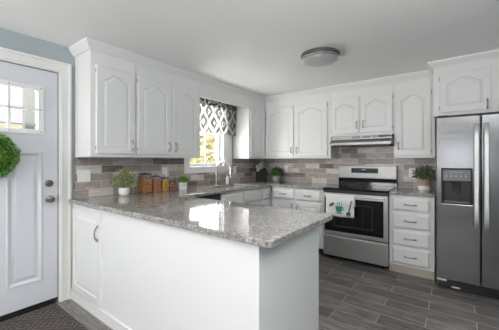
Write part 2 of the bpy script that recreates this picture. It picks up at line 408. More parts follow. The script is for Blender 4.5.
# valance on its rod
va = thing('valance', 'grey and white diamond print valance hanging over the sink window', 'curtain', (0, 0, 0))
bm = bmesh.new(); N = 90; K = 14; vs = []
for j in range(K+1):
    row = []
    for i in range(N+1):
        f = i/N; y = 2.345+f*.812; z = 2.115-(2.115-1.648)*j/K
        g = .3+.7*j/K
        x = .068+.012*math.sin(f*38+.6*math.sin(j*.3))*g+.006*math.sin(f*83+j*.25)+(.010*math.sin(j/3*PI) if j < 3 else 0)
        if j == K: z += .008*math.sin(f*30)
        if j == 0: z += .006*math.sin(f*120)
        row.append(bm.verts.new((x, y, z)))
    vs.append(row)
for j in range(K):
    for i in range(N): bm.faces.new((vs[j][i], vs[j][i+1], vs[j+1][i+1], vs[j+1][i]))
cl = obj('fabric', bm, 'valance', va, smooth=True); sm = cl.modifiers.new('solid', 'SOLIDIFY'); sm.thickness = .002
bm = bmesh.new(); tube(bm, [(.05, 2.33, 2.075), (.05, 3.155, 2.075)], .007, 10); obj('rod', bm, 'bronze', va, smooth=True)

# ---------------------------------------------------------------- cabinets
def outline(w, h, i, A, y, outer=False):
    pts = [(i, y, i), (w-i, y, i)]
    n = 20
    for k in range(n+1):
        q = 1-2*k/n; x = w/2+(w/2-i)*q
        if outer or A == 0: z = h-i
        else:
            t = abs(q)
            u_ = min(1, max(0, (.86-t)/.74)); s = .45*u_+.55*u_*u_*(3-2*u_)
            z = h-i-A*(1-s)
        pts.append((x, y, z))
    return pts
def cab_door(parent, x, z, w, h, y, arch=True, hinge='l', pull_z=None, b=.058, hz=True, pull_side=None):
    A = .054 if arch else 0
    bm = bmesh.new(); t = .019
    loops = [outline(w, h, 0, 0, 0, True), outline(w, h, 0, 0, -t+.004, True), outline(w, h, .004, 0, -t, True),
             outline(w, h, b, A, -t), outline(w, h, b+.004, A, -t+.008), outline(w, h, b+.009, A, -t+.008), outline(w, h, b+.027, A, -t+.001), outline(w, h, b+.029, A, -t+.0005)]
    bridge(bm, loops, True, True, True)
    d = obj('door', bm, 'white', parent, (x, y, z))
    if pull_z is not None:
        px = (w-.030) if hinge == 'l' else .030
        pull(d, (px, -t, pull_z-z), .086, True)
    if hz:
        hx = -.004 if hinge == 'l' else w+.004
        for zz in (.05, h-.05):
            bm = bmesh.new(); lathe(bm, [(.0042, zz-.018), (.0042, zz+.018)], (hx, -t*.55, 0), 8); obj('hinge', bm, 'nickel', d)
    return d
def pull(parent, loc, L, vertical, m='nickel'):
    bm = bmesh.new(); pts = []
    n = 12
    for k in range(n+1):
        s = -1+2*k/n; out = .026*(1-abs(s)**3.2)
        p = (0, -out, s*L/2) if vertical else (s*L/2, -out, 0)
        pts.append(p)
    tube(bm, pts, [.0058+.0026*abs(-1+2*k/n)**2 for k in range(n+1)], 8)
    for s in (-1, 1):
        c = (0, 0, s*L/2) if vertical else (s*L/2, 0, 0)
        lathe(bm, [(.0105, -.005), (.0095, 0)], c, 10, 'y')
    return obj('handle', bm, m, parent, loc, smooth=True)
def drawer_front(parent, x, z, w, h, y, px=None, plen=.095, bev=.022, knob=False):
    bm = bmesh.new(); t = .020
    def rc(i, yy): return [(i, yy, i), (w-i, yy, i), (w-i, yy, h-i), (i, yy, h-i)]
    bridge(bm, [rc(0, 0), rc(0, -.014), rc(.003, -.016), rc(bev, -.030), rc(bev+.001, -.030)], True, True, True)
    d = obj('drawer', bm, 'white', parent, (x, y, z))
    if knob:
        bm = bmesh.new(); lathe(bm, [(.005, 0), (.005, -.012), (.012, -.018), (.013, -.025), (.006, -.029)], (w/2, -.030, h/2), 14, 'y'); obj('knob', bm, 'nickel', d, smooth=True)
    elif px is not None: pull(d, (px, -.030, h/2), plen, False)
    return d

ZU = 1.293
# left run faces +x : local x -> +y, local -y -> +x
def upper(label, org, rz, w, z0, depth, doors, z1=H-.003, ztop=2.10, arch=True, rail=.032, group='white wall cabinets'):
    t = thing('wall_cabinet', label, 'cabinet', org, rz, group)
    obj('body', boxes((0, w, 0, depth, z0, z1)), 'white', t, bevel=.002)
    for (x, dw, hinge, side, pz) in doors:
        cab_door(t, x, z0+rail, dw, ztop-z0-rail, 0, arch, hinge, pz)
    return t
D = .318
upper('white single-door wall cabinet nearest the entry door, left end of the upper row', (.32, .892, 0), PI/2, .418, ZU, D, [(.045, .360, 'l', 'r', 1.405)])
upper('white double-door wall cabinet between the first wall cabinet and the sink window', (.32, 1.312, 0), PI/2, .848, ZU, D, [(.018, .392, 'l', 'r', 1.41), (.440, .372, 'r', 'l', 1.41)])
upper('white wall cabinet just right of the sink window, in the room corner', (.32, 3.163, 0), PI/2, YB-3.163-.002, ZU, D, [(.03, .385, 'l', 'r', None)])
upper('white double-door wall cabinet left of the range hood, beside the room corner', (.322, 3.60, 0), 0, 1.108, ZU, .318, [(.028, .500, 'l', 'r', 1.42), (.560, .500, 'r', 'l', 1.42)])
upper('short white double-door wall cabinet directly above the range hood', (1.432, 3.60, 0), 0, .793, 1.592, .318, [(.010, .375, 'l', 'r', 1.735), (.408, .372, 'r', 'l', 1.735)])
upper('white single-door wall cabinet between range hood and refrigerator', (2.227, 3.60, 0), 0, .42, ZU, .318, [(.022, .362, 'r', 'l', 1.44)])
upper('white cabinet above the refrigerator with short arched doors', (2.65, 3.30, 0), 0, XR-2.652, 1.722, .618, [(.052, .405, 'l', 'r', 1.805), (.50, .405, 'r', 'l', 1.805)], ztop=2.155)
# board over the window joining the two cabinets
struct('trim_4', boxes((.30, .3195, 2.162, 3.161, 2.05, H-.002)), 'white', 'white board bridging the cabinets above the sink window', 'trim')
# crown moulding swept along the cabinet tops
def crown():
    path = [(0, .892), (.32, .892), (.32, 3.60), (2.65, 3.60), (2.65, 3.30), (XR, 3.30)]
    prof = [(.0005, 2.222), (.010, 2.222), (.013, 2.232), (.020, 2.240), (.042, 2.270), (.050, 2.280), (.052, 2.2965), (.0005, 2.2965)]
    P = [Vector(p) for p in path]; loops = []
    def nrm(a, b): d = (b-a).normalized(); return Vector((d.y, -d.x))
    for i, p in enumerate(P):
        if i == 0: n = nrm(P[0], P[1])
        elif i == len(P)-1: n = nrm(P[-2], P[-1])
        else:
            n1, n2 = nrm(P[i-1], p), nrm(p, P[i+1]); n = (n1+n2)/(1+n1.dot(n2))
        loops.append([(p.x+n.x*o, p.y+n.y*o, z) for o, z in prof])
    bm = bmesh.new(); bridge(bm, loops, True, True, True); return bm
struct('trim_5', crown(), 'white', 'white crown moulding along the tops of the wall cabinets', 'trim')

# base cabinets
ZB = .874
def base_body(t, w, depth, m='white', toe=.0):
    obj('body', boxes((0, w, 0, depth, .0, ZB)), m, t, bevel=.002)
# under the sink (faces +x at x=.61)
t = thing('sink_base_cabinet', 'white sink base cabinet under the window with false drawer fronts', 'cabinet', (.61, 2.212, 0), PI/2)
obj('body', boxes((0, .848, 0, .60, .09, .66), (0, .848, 0, .02, .66, ZB), (0, .02, .02, .6, .66, ZB), (.828, .848, .02, .6, .66, ZB)), 'white', t); obj('toe_kick', boxes((0, .848, .06, .6, 0, .09)), 'dark', t)
for x, w in ((.03, .385), (.435, .385)):
    drawer_front(t, x, .70, w, .15, 0); cab_door(t, x, .12, w, .555, 0, False, 'l', None, hz=False)
t = thing('corner_base_cabinet', 'narrow white base cabinet in the corner right of the sink base', 'cabinet', (.61, 3.064, 0), PI/2)
obj('body', boxes((0, YB-3.066, 0, .60, .09, ZB)), 'white', t, bevel=.002); obj('toe_kick', boxes((0, .84, .06, .6, 0, .09)), 'dark', t)
drawer_front(t, .012, .70, .20, .15, 0, knob=True); cab_door(t, .012, .12, .20, .555, 0, False, 'l', None, b=.04, hz=False)
# dishwasher
t = thing('dishwasher', 'dark stainless dishwasher between peninsula and sink base cabinet', 'dishwasher', (.62, 1.612, 0), PI/2)
obj('body', boxes((0, .596, .02, .60, .09, ZB-.004)), 'dark', t)
obj('door', boxes((.002, .594, -.006, .02, .10, .74)), 'steelz', t, bevel=.004); obj('control_panel', boxes((.002, .594, -.008, .02, .745, ZB-.006)), 'black', t, bevel=.003)
bm = bmesh.new(); tube(bm, [(.06, -.03, .70), (.54, -.03, .70)], .008); 
for x in (.08, .52): tube(bm, [(x, -.03, .70), (x, -.004, .70)], .006)
obj('handle', bm, 'steel_l', t, smooth=True); obj('toe_kick', boxes((0, .596, .06, .6, 0, .09)), 'dark', t)
# back wall left of range
t = thing('base_cabinet', 'white base cabinet with two drawers and two doors left of the range', 'cabinet', (.642, 3.31, 0))
obj('body', boxes((0, .802, 0, .60, .09, ZB)), 'white', t, bevel=.002); obj('toe_kick', boxes((0, .802, .06, .6, 0, .09)), 'dark', t)
for x, w, hg in ((.018, .355, 'l'), (.400, .365, 'r')):
    drawer_front(t, x, .715, w, .138, 0, px=w/2, plen=.09, bev=.014); cab_door(t, x, .12, w, .565, 0, False, hg, .60, hz=False)
# drawer stack
t = thing('drawer_cabinet', 'white four-drawer base cabinet between range and refrigerator', 'cabinet', (2.226, 3.31, 0))
obj('body', boxes((0, .432, 0, .60, .085, ZB)), 'white', t, bevel=.002)
obj('toe_board', boxes((0, .432, .004, .6, 0, .085)), 'tan', t, label=None) if False else obj('toe_board', boxes((0, .432, .004, .6, 0, .085)), 'tan', t)
for z0_, z1_ in ((.702, .850), (.508, .682), (.315, .488), (.112, .296)):
    drawer_front(t, .028, z0_, .368, z1_-z0_, 0, px=.184, plen=.105)

# peninsula
XP, PY0, PY1 = 2.108, .866, 1.558
t = thing('peninsula_cabinet', 'long white peninsula base with plain panels under the granite worktop', 'cabinet', (0, 0, 0))
obj('body', boxes((.003, .60, PY0+.012, 1.56, 0, ZB), (.60, XP-.012, PY0+.012, PY1, 0, ZB)), 'white', t)
obj('back_panel', boxes((.003, XP, PY0, PY0+.012, 0, ZB)), 'white', t)
obj('end_panel', boxes((XP-.012, XP, PY0+.0122, PY1, 0, ZB)), 'white', t)
bm = boxes((.003, XP, PY0-.014, PY0, 0, .085)); obj('base_trim', bm, 'white', t, bevel=.004)
cab_door(t, .068, .105, .525, .735, PY0, False, 'l', None, b=.055, hz=False)
d = [c for c in t.children if c.name.startswith('door')][0]; pull(d, (.492, -.019, .575), .115, True)

# ---------------------------------------------------------------- worktops
def slab(polys, z0, z1):
    bm = bmesh.new()
    outer = polys
    vb = [bm.verts.new((x, y, z0)) for x, y in outer]; vt = [bm.verts.new((x, y, z1)) for x, y in outer]
    bm.faces.new(vt); bm.faces.new(list(reversed(vb)))
    for i in range(len(outer)):
        j = (i+1) % len(outer); bm.faces.new((vb[i], vb[j], vt[j], vt[i]))
    return bm
SX0, SX1, SY0, SY1 = .17, .53, 2.33, 3.00
CX = .645; PE = 1.615
def worktop():
    bm = bmesh.new()
    xs = [.003, SX0, SX1, CX, 1.452, 2.192]; ys = [.835, PE, SY0, SY1, 3.275, YB-.009]
    def solid(x, y):
        if y < PE: return x < 2.192
        if SX0 < x < SX1 and SY0 < y < SY1: return False
        if x < CX: return True
        return 3.275 < y and x < 1.452
    V = {}
    def gv(i, j, k):
        if (i, j, k) not in V: V[(i, j, k)] = bm.verts.new((xs[i], ys[j], (.876, .911)[k]))
        return V[(i, j, k)]
    n, m_ = len(xs)-1, len(ys)-1
    sol = lambda i, j: 0 <= i < n and 0 <= j < m_ and solid((xs[i]+xs[i+1])/2, (ys[j]+ys[j+1])/2)
    for i in range(n):
        for j in range(m_):
            if not sol(i, j): continue
            bm.faces.new((gv(i, j, 1), gv(i+1, j, 1), gv(i+1, j+1, 1), gv(i, j+1, 1)))
            bm.faces.new((gv(i, j, 0), gv(i, j+1, 0), gv(i+1, j+1, 0), gv(i+1, j, 0)))
            for di, dj, a, b in ((-1, 0, (i, j), (i, j+1)), (1, 0, (i+1, j), (i+1, j+1)), (0, -1, (i, j), (i+1, j)), (0, 1, (i, j+1), (i+1, j+1))):
                if not sol(i+di, j+dj): bm.faces.new((gv(*a, 0), gv(*b, 0), gv(*b, 1), gv(*a, 1)))
    es = [e_ for e_ in bm.edges if all(abs(v.co.x-2.192) < 1e-4 for v in e_.verts) and abs(e_.verts[0].co.y-e_.verts[1].co.y) < 1e-5]
    bmesh.ops.bevel(bm, geom=es, offset=.03, segments=5, profile=.5, affect='EDGES')
    return bm
o = obj('worktop', worktop(), 'granite', bevel=.006, seg=3); tag(o, 'long speckled grey granite worktop over the peninsula, sink run and corner', 'countertop')
o = obj('worktop', slab([(2.227, 3.275), (2.662, 3.275), (2.662, YB-.009), (2.227, YB-.009)], .876, .911), 'granite', bevel=.006, seg=3); tag(o, 'short granite worktop on the drawer cabinet between range and refrigerator', 'countertop')

# sink and faucet
bm = bmesh.new()
def rr(x0, x1, y0, y1, z, ins, r=.03):
    pts = []
    for cx_, cy_, a0 in ((x1-r-ins, y1-r-ins, 0), (x0+r+ins, y1-r-ins, 90), (x0+r+ins, y0+r+ins, 180), (x1-r-ins, y0+r+ins, 270)):
        for k in range(5): a = R(a0+22.5*k); pts.append((cx_+r*math.cos(a), cy_+r*math.sin(a), z))
    return pts
bridge(bm, [rr(SX0-.0, SX1+.0, SY0-.0, SY1+.0, .8745, -.012), rr(SX0, SX1, SY0, SY1, .8745, 0), rr(SX0, SX1, SY0, SY1, .72, .008), rr(SX0, SX1, SY0, SY1, .70, .03)], True, False, True)
sk = thing('sink', 'undermount stainless sink below the window', 'sink', (0, 0, 0)); obj('basin', bm, 'steel', sk, smooth=True)
bm = bmesh.new(); lathe(bm, [(.035, .701), (.035, .704), (.02, .703)], (.35, 2.66, 0), 16); obj('drain', bm, 'chrome', sk, smooth=True)
fc = thing('faucet', 'tall brushed nickel gooseneck faucet behind the sink', 'faucet', (.115, 2.665, .911))
bm = bmesh.new(); lathe(bm, [(.027, 0), (.027, .006), (.020, .012), (.0165, .05), (.0155, .09)], seg=20); obj('base', bm, 'nickel', fc, smooth=True)
pts = [(0, 0, .08), (0, 0, .215)]
for k in range(15):
    a = PI-PI*k/14*1.0; pts.append((.118+.118*math.cos(a), .03*k/14, .222+.112*math.sin(a)))
bm = bmesh.new(); tube(bm, pts, .0135, 12); obj('spout', bm, 'faucet', fc, smooth=True)
bm = bmesh.new(); tube(bm, [(.236, .03, .226), (.237, .03, .20), (.240, .03, .13), (.240, .03, .118)], [.0145, .0175, .0195, .0180], 12); obj('spray_head', bm, 'faucet', fc, smooth=True)
bm = bmesh.new(); tube(bm, [(0, .012, .055), (0, .045, .06), (.0, .085, .10)], [.011, .008, .005], 10); obj('lever', bm, 'nickel', fc, smooth=True)
sd = thing('soap_dispenser', 'short white and nickel soap dispenser right of the faucet', 'soap dispenser', (.115, 2.90, .911))
bm = bmesh.new(); lathe(bm, [(.026, 0), (.027, .05), (.025, .09), (.014, .105), (.012, .115)], seg=18); obj('bottle', bm, 'ceramic', sd, smooth=True)
bm = bmesh.new(); tube(bm, [(0, 0, .112), (0, 0, .145), (.045, 0, .150), (.055, 0, .142)], [.006, .006, .006, .004], 8); obj('pump', bm, 'nickel', sd, smooth=True)

# ---------------------------------------------------------------- range hood
hd = thing('range_hood', 'stainless under-cabinet range hood with slotted vent strip', 'range hood', (1.484, 3.92, 0))
bm = bmesh.new(); HW = .738
prof = [(-.43, 1.590), (-.43, 1.535), (-.50, 1.492), (-.50, 1.462), (-.44, 1.462), (-.44, 1.470), (0, 1.470), (0, 1.590)]
bridge(bm, [[(x, y, z) for y, z in prof] for x in (0, HW)], True, True, True); obj('shell', bm, 'hood', hd)
obj('filter', boxes((.03, HW-.03, -.42, -.04, 1.452, 1.469)), 'black', hd)
for k in range(3):
    x = .27+k*.125; bs = [(x+.006*i*2, x+.006*i*2+.007, -.4325, -.43, 1.548, 1.576) for i in range(9)]
    obj('vent_slot', boxes(*bs), 'black', hd)
obj('switch_panel', boxes((.60, .735, -.4325, -.43, 1.550, 1.577)), 'black', hd)
# ---------------------------------------------------------------- range
rg = thing('range', 'stainless freestanding electric range with black glass cooktop', 'stove', (1.4595, 3.27, 0)); RW = .7615
obj('body', boxes((0, RW, .03, .635, .02, .893)), 'black', rg)
obj('cooktop', boxes((-.0, RW, -.024, .56, .893, .916)), 'bglass', rg, bevel=.003)
for cx_, cy_, r in ((.2, .14, .105), (.56, .14, .08), (.2, .40, .08), (.56, .40, .105)):
    n = 36; bm = bmesh.new()
    bridge(bm, [[(cx_+rr_*math.cos(2*PI*i/n), cy_+rr_*math.sin(2*PI*i/n), .9165) for i in range(n)] for rr_ in (r, r-.003)], True, False, False)
    obj('burner_ring', bm, 'ledgrey', rg)
bg_ = obj('backguard', boxes((0.0, RW, .565, .64, 1.012, 1.185)), 'steel_b', rg, bevel=.006)
obj('display', boxes((.185, .535, .562, .5645, 1.088, 1.155)), 'bglass', bg_)
bm = bmesh.new()
for x in (.205, .235, .265, .295, .40, .43, .46, .49, .512):
    for z in (1.098, 1.122, 1.142): box(bm, x, x+.014, .5612, .5618, z, z+.004)
box(bm, .325, .385, .5612, .5618, 1.125, 1.143)
obj('button_print', bm, 'ledgrey', bg_)
obj('cap', boxes((0, RW, .560, .645, 1.185, 1.192)), 'bronze', bg_)
obj('rear_vent', boxes((.0, RW, .575, .64, .916, 1.012)), 'bglass', rg)
obj('front_apron', boxes((0, RW, -.016, .028, .856, .892)), 'black', rg, bevel=.003)
od = obj('oven_door', boxes((.002, RW-.002, -.018, .028, .325, .852)), 'steel', rg, bevel=.005)
obj('window', boxes((.022, RW-.045, -.0215, -.0185, .372, .79)), 'bglass', od, bevel=.002)
bm = bmesh.new(); ringb = (.15, RW-.16, .44, .72)
a0, a1, b0, b1 = ringb
for q in ((a0, a1, b0, b0+.006), (a0, a1, b1-.006, b1), (a0, a0+.006, b0, b1), (a1-.006, a1, b0, b1)): box(bm, q[0], q[1], -.0225, -.0216, q[2], q[3])
for k in range(3):
    x = a0+.10+k*.12; box(bm, x, x+.003, -.0225, -.0216, b0+.01, b1-.01)
obj('window_border', bm, mat('dark_grey_print', (.06, .06, .06), .4), od)
bm = bmesh.new(); tube(bm, [(.03, -.062, .826), (RW-.03, -.062, .826)], .0125, 12)
for x in (.05, RW-.05): tube(bm, [(x, -.062, .826), (x, -.016, .826)], .010, 10)
obj('handle', bm, 'steel_l', od, smooth=True)
dw = obj('storage_drawer', boxes((.002, RW-.002, -.016, .028, .055, .312)), 'steel', rg, bevel=.005)
obj('drawer_lip', boxes((.002, RW-.002, -.022, -.0165, .286, .306)), 'steel', dw, bevel=.002)
for x in (.05, RW-.08):
    obj('foot', boxes((x, x+.03, .05, .08, 0, .02)), 'black', rg)
for x in (.05, RW-.08):
    obj('foot', boxes((x, x+.03, .55, .58, 0, .02)), 'black', rg)

# towel over the handle
tw = thing('dish_towel', 'white dish towel with teal cup print hanging on the oven handle', 'towel', (0, 0, 0))
bm = bmesh.new(); TX0, TX1, TY, TZ = 1.520, 1.868, 3.208, .826
path = [(TY+.036, .70), (TY+.030, .76), (TY+.022, .815)]
for k in range(7): a = R(10+160*k/6); path.append((TY+.0165*math.cos(a), TZ+.0168*math.sin(a)))
path += [(TY-.019, .80), (TY-.020, .75), (TY-.020, .70), (TY-.019, .65), (TY-.018, .60), (TY-.017, .575)]
n = 40; vs = []
for j, (y, z) in enumerate(path):
    row = []
    for i in range(n+1):
        f = i/n; am = .004*max(0, (j-9))/6
        row.append(bm.verts.new((TX0+f*(TX1-TX0), y-am*(math.sin(f*13+.5)+.5*math.sin(f*27)), z-(.006*math.sin(f*3) if j == len(path)-1 else 0))))
    vs.append(row)
for j in range(len(path)-1):
    for i in range(n): bm.faces.new((vs[j][i], vs[j][i+1], vs[j+1][i+1], vs[j+1][i]))
o = obj('cloth', bm, 'towel', tw, smooth=True); s = o.modifiers.new('solid', 'SOLIDIFY'); s.thickness = .003; s.offset = -1
def printed(name, pts, m, y=TY-.0275):
    bm = bmesh.new(); a = [bm.verts.new((x, y, z)) for x, z in pts]; b = [bm.verts.new((x, y+.0015, z)) for x, z in pts]
    bm.faces.new(a); bm.faces.new(list(reversed(b)))
    for i in range(len(pts)): j = (i+1) % len(pts); bm.faces.new((a[i], b[i], b[j], a[j]))
    return obj(name, bm, m, tw)
cx_, cz_ = 1.688, .655
printed('cup_print', [(cx_-.045, cz_+.045), (cx_-.038, cz_), (cx_-.022, cz_-.032), (cx_+.022, cz_-.032), (cx_+.038, cz_), (cx_+.045, cz_+.045)], 'teal')
printed('saucer_print', [(cx_-.055, cz_-.036), (cx_-.03, cz_-.046), (cx_+.03, cz_-.046), (cx_+.055, cz_-.036)], 'ink')
printed('handle_print', [(cx_+.043, cz_+.035), (cx_+.062, cz_+.03), (cx_+.062, cz_+.004), (cx_+.040, cz_-.005), (cx_+.041, cz_+.003), (cx_+.055, cz_+.009), (cx_+.055, cz_+.025), (cx_+.043, cz_+.028)], 'teal')
for dx in (-.02, .004, .026): printed('steam_print', [(cx_+dx, cz_+.052), (cx_+dx+.009, cz_+.062), (cx_+dx+.002, cz_+.08), (cx_+dx+.013, cz_+.10), (cx_+dx+.006, cz_+.098), (cx_+dx-.006, cz_+.08), (cx_+dx+.002, cz_+.062)], 'teal')
printed('leaf_print', [(1.560, .690), (1.575, .722), (1.606, .742), (1.634, .738), (1.618, .705), (1.588, .688)], 'ink')
printed('spoon_print', [(1.775, .605), (1.800, .590), (1.832, .606), (1.826, .632), (1.815, .645), (1.845, .775), (1.832, .777), (1.800, .645), (1.778, .632)], 'ink')

# ---------------------------------------------------------------- refrigerator
fr = thing('refrigerator', 'large stainless side-by-side refrigerator with door dispenser', 'refrigerator', (2.68, 3.11, 0)); FW = .91
obj('body', boxes((.004, FW-.004, .075, .78, .02, 1.665)), 'bronze', fr)
FZ0, FZ1 = .105, 1.685
d0, d1, e0, e1 = .048, .277, .846, 1.181      # dispenser
bm = bmesh.new(); xs = [0, d0, d1, .339]; zs = [FZ0, e0, e1, FZ1]
def gridbox(bm, xs, zs, ya, yb, skip):
    V = {}
    def g(i, j, k):
        if (i, j, k) not in V: V[(i, j, k)] = bm.verts.new((xs[i], (ya, yb)[k], zs[j]))
        return V[(i, j, k)]
    sol = lambda i, j: 0 <= i < len(xs)-1 and 0 <= j < len(zs)-1 and (i, j) not in skip
    for i in range(len(xs)-1):
        for j in range(len(zs)-1):
            if not sol(i, j): continue
            bm.faces.new((g(i, j, 0), g(i+1, j, 0), g(i+1, j+1, 0), g(i, j+1, 0))); bm.faces.new((g(i, j, 1), g(i, j+1, 1), g(i+1, j+1, 1), g(i+1, j, 1)))
            for di, dj, a, b in ((-1, 0, (i, j), (i, j+1)), (1, 0, (i+1, j), (i+1, j+1)), (0, -1, (i, j), (i+1, j)), (0, 1, (i, j+1), (i+1, j+1))):
                if not sol(i+di, j+dj): bm.faces.new((g(*a, 0), g(*b, 0), g(*b, 1), g(*a, 1)))
gridbox(bm, xs, zs, 0, .066, {(1, 1)})
fd = obj('freezer_door', bm, 'steelz', fr, bevel=.008, seg=3)
rd = obj('refrigerator_door', boxes((.346, FW, 0, .066, FZ0, FZ1)), 'steelz', fr, bevel=.008, seg=3)
obj('gasket', boxes((.01, FW-.01, .066, .075, FZ0+.01, FZ1-.01)), 'black', fr)
ds = obj('dispenser', boxes((d0, d0+.008, -.003, .06, e0, e1), (d1-.008, d1, -.003, .06, e0, e1), (d0, d1, -.003, .06, e1-.008, e1), (d0, d1, -.006, .06, e0, e0+.014), (d0, d1, .055, .064, e0, e1)), 'black', fd, bevel=.002)
obj('control_panel', boxes((d0+.008, d1-.008, -.004, .03, 1.066, e1-.008)), mat('dark_grey_panel', (.16, .16, .165), .35, .5), ds, bevel=.002)
bm = bmesh.new()
for k in range(5): lathe(bm, [(.008, -.0045), (.008, -.0052)], (d0+.035+k*.037, 0, 1.112), 12, 'y')
for k in range(5): box(bm, d0+.028+k*.037, d0+.042+k*.037, -.0048, -.0042, 1.132, 1.135)
box(bm, d0+.06, d0+.165, -.0048, -.0042, 1.149, 1.155)
obj('button_print', bm, 'ledgrey', ds)
bm = bmesh.new(); box(bm, d0+.07, d0+.155, .02, .055, 1.035, 1.066); box(bm, d0+.085, d0+.14, .03, .04, .95, 1.035); obj('spout_paddle', bm, 'dark', ds, bevel=.003)
obj('drip_tray', boxes((d0+.02, d1-.02, -.002, .05, e0+.014, e0+.022)), 'slot', ds)
def fh(x0, x1, par, bz0=.625, bz1=1.60):
    bm = bmesh.new(); prof = []
    K = 20; loops = []
    for k in range(K+1):
        f = k/K; z = bz0+(bz1-bz0)*f; out = .052*(1-abs(2*f-1)**9); 
        loops.append([(x0, -out-.006, z), (x0+.005, -out-.012, z), (x1-.005, -out-.012, z), (x1, -out-.006, z), (x1, -out+.003, z), (x0, -out+.003, z)])
    bridge(bm, loops, True, True, True); obj('handle', bm, 'steel_l', par, smooth=True)
fh(.289, .325, fd); fh(.359, .395, rd)
obj('hinge_cover', boxes((.01, .09, .02, .12, 1.6855, 1.705)), 'black', fr, bevel=.004)
obj('hinge_cover', boxes((FW-.09, FW-.01, .02, .12, 1.6855, 1.705)), 'black', fr, bevel=.004)
gr = obj('base_grille', boxes((.01, FW-.01, .03, .09, .022, .10)), 'black', fr, bevel=.004)
bm = bmesh.new()
for z in (.040, .058, .076): box(bm, .11, FW-.1, .024, .03, z, z+.007)
obj('grille_bar', bm, 'dark', gr)
obj('hinge_bracket', boxes((.004, .085, .012, .032, .082, .102)), 'chrome', fr, bevel=.002)
obj('roller_bracket', boxes((.12, .19, .015, .030, .030, .045)), 'chrome', fr, bevel=.002)
for x in (.06, FW-.09): obj('foot', boxes((x, x+.04, .10, .14, 0, .021)), 'black', fr)
for x in (.06, FW-.09): obj('foot', boxes((x, x+.04, .66, .70, 0, .021)), 'black', fr)

# ---------------------------------------------------------------- ceiling light
cl = thing('ceiling_light', 'round flush-mount ceiling light with nickel ring, switched off', 'ceiling light', (1.775, 2.385, H-.001))
bm = bmesh.new(); lathe(bm, [(.182, 0), (.186, -.004), (.186, -.026), (.178, -.030), (.170, -.030)], seg=48); obj('base_ring', bm, 'bronze', cl, smooth=True)
bm = bmesh.new(); lathe(bm, [(.168, -.030), (.168, -.034), (.180, -.037), (.183, -.050), (.174, -.054)], seg=48); obj('trim_ring', bm, 'chrome', cl, smooth=True)
bm = bmesh.new(); lathe(bm, [(.171, -.045), (.170, -.056), (.155, -.066), (.12, -.074), (.07, -.079), (.02, -.081)], seg=48); obj('diffuser', bm, 'diff', cl, smooth=True)
for a in (200, 320, 80):
    bm = bmesh.new(); lathe(bm, [(.005, -.054), (.005, -.044)], (.180*math.cos(R(a)), .180*math.sin(R(a)), 0), 8); obj('clip', bm, 'chrome', cl)

# ---------------------------------------------------------------- switches and outlets
def wallplate(kind, label, loc, rz, w, h, slots):
    t = thing(kind, label, 'outlet' if 'outlet' in kind else 'switch', loc, rz)
    obj('plate', boxes((-w/2, w/2, -.006, 0, -h/2, h/2)), 'plate', t, bevel=.002)
    for x, z, a, b, nm, mm in slots: obj(nm, boxes((x-a/2, x+a/2, -.010 if nm == 'toggle' else -.0072, -.006, z-b/2, z+b/2)), mm, t)
    return t
EP = .0085
wallplate('light_switch', 'white double switch plate on the tiles near the entry door', (EP, .968, 1.115), PI/2, .116, .116, [(-.023, 0, .012, .026, 'toggle', 'plate'), (.023, 0, .012, .026, 'toggle', 'plate')])
def outl(label, loc, rz):
    return wallplate('wall_outlet', label, loc, rz, .072, .116, [(0, .026, .030, .028, 'socket', 'plate'), (0, -.026, .030, .028, 'socket', 'plate'), (-.006, .028, .003, .009, 'slot', 'slot'), (.006, .028, .003, .009, 'slot', 'slot'), (-.006, -.024, .003, .009, 'slot', 'slot'), (.006, -.024, .003, .009, 'slot', 'slot')])
outl('white outlet on the tiles above the glass jars', (EP, 1.875, 1.120), PI/2)
outl('white outlet on the tiles right of the faucet', (EP, 3.20, 1.115), PI/2)
outl('white outlet on the tiles right of the grey-potted plant', (.545, YB-EP, 1.115), 0)
outl('white outlet on the tiles between range and tan-potted plant', (2.385, YB-EP, 1.105), 0)

# ---------------------------------------------------------------- plants
def dome_fn(r, h, z0):
    def f():
        a = random.random()*2*PI; t = math.acos(random.uniform(-.15, 1)); q = random.uniform(.2, 1)**.5*random.uniform(.82, 1.12)
        n = Vector((math.sin(t)*math.cos(a), math.sin(t)*math.sin(a), math.cos(t)))
        return Vector((n.x*r*q, n.y*r*q, z0+n.z*h*q)), n
    return f
def plant(label, loc, potprof, potm, leafm, r, h, z0, n, s, square=False, band=None, stems=14):
    t = thing('potted_plant', label, 'plant', loc)
    bm = bmesh.new()
    if square:
        w = square; a = .036
        L = [[(-q, -q, z), (q, -q, z), (q, q, z), (-q, q, z)] for q, z in ((a*.86, 0), (a, w), (a-.005, w), (a-.008, w-.012))]
        bridge(bm, L, True, True, False); obj('pot', bm, potm, t, bevel=.003); sr, sz = a-.009, w-.012
    else:
        lathe(bm, potprof, seg=28); obj('pot', bm, potm, t, smooth=True); sr, sz = potprof[-1][0], potprof[-1][1]
    if band:
        bm = bmesh.new(); lathe(bm, band, seg=28); obj('glaze_band', bm, 'ceramic', t, smooth=True)
    bm = bmesh.new(); lathe(bm, [(sr*.98, sz-.002), (sr*.98, sz+.003)], seg=16); obj('soil', bm, 'soil', t)
    bm = bmesh.new()
    f = dome_fn(r, h, z0)
    for _ in range(stems):
        p, nn = f(); tube(bm, [(p.x*.15, p.y*.15, sz), (p.x*.5, p.y*.5, (sz+p.z)/2+.01), p], .0016, 5)
    obj('stems', bm, leafm, t)
    bm = bmesh.new(); leafcloud(bm, n, f, s); obj('foliage', bm, leafm, t)
    return t
plant('bushy olive-green plant in a round white pot near the light switch', (.155, 1.285, .911), [(.034, 0), (.046, .010), (.053, .035), (.053, .070), (.049, .078), (.046, .078), (.045, .070)], 'ceramic', 'leaf',   .105, .125, .125, 300, .042, stems=24)
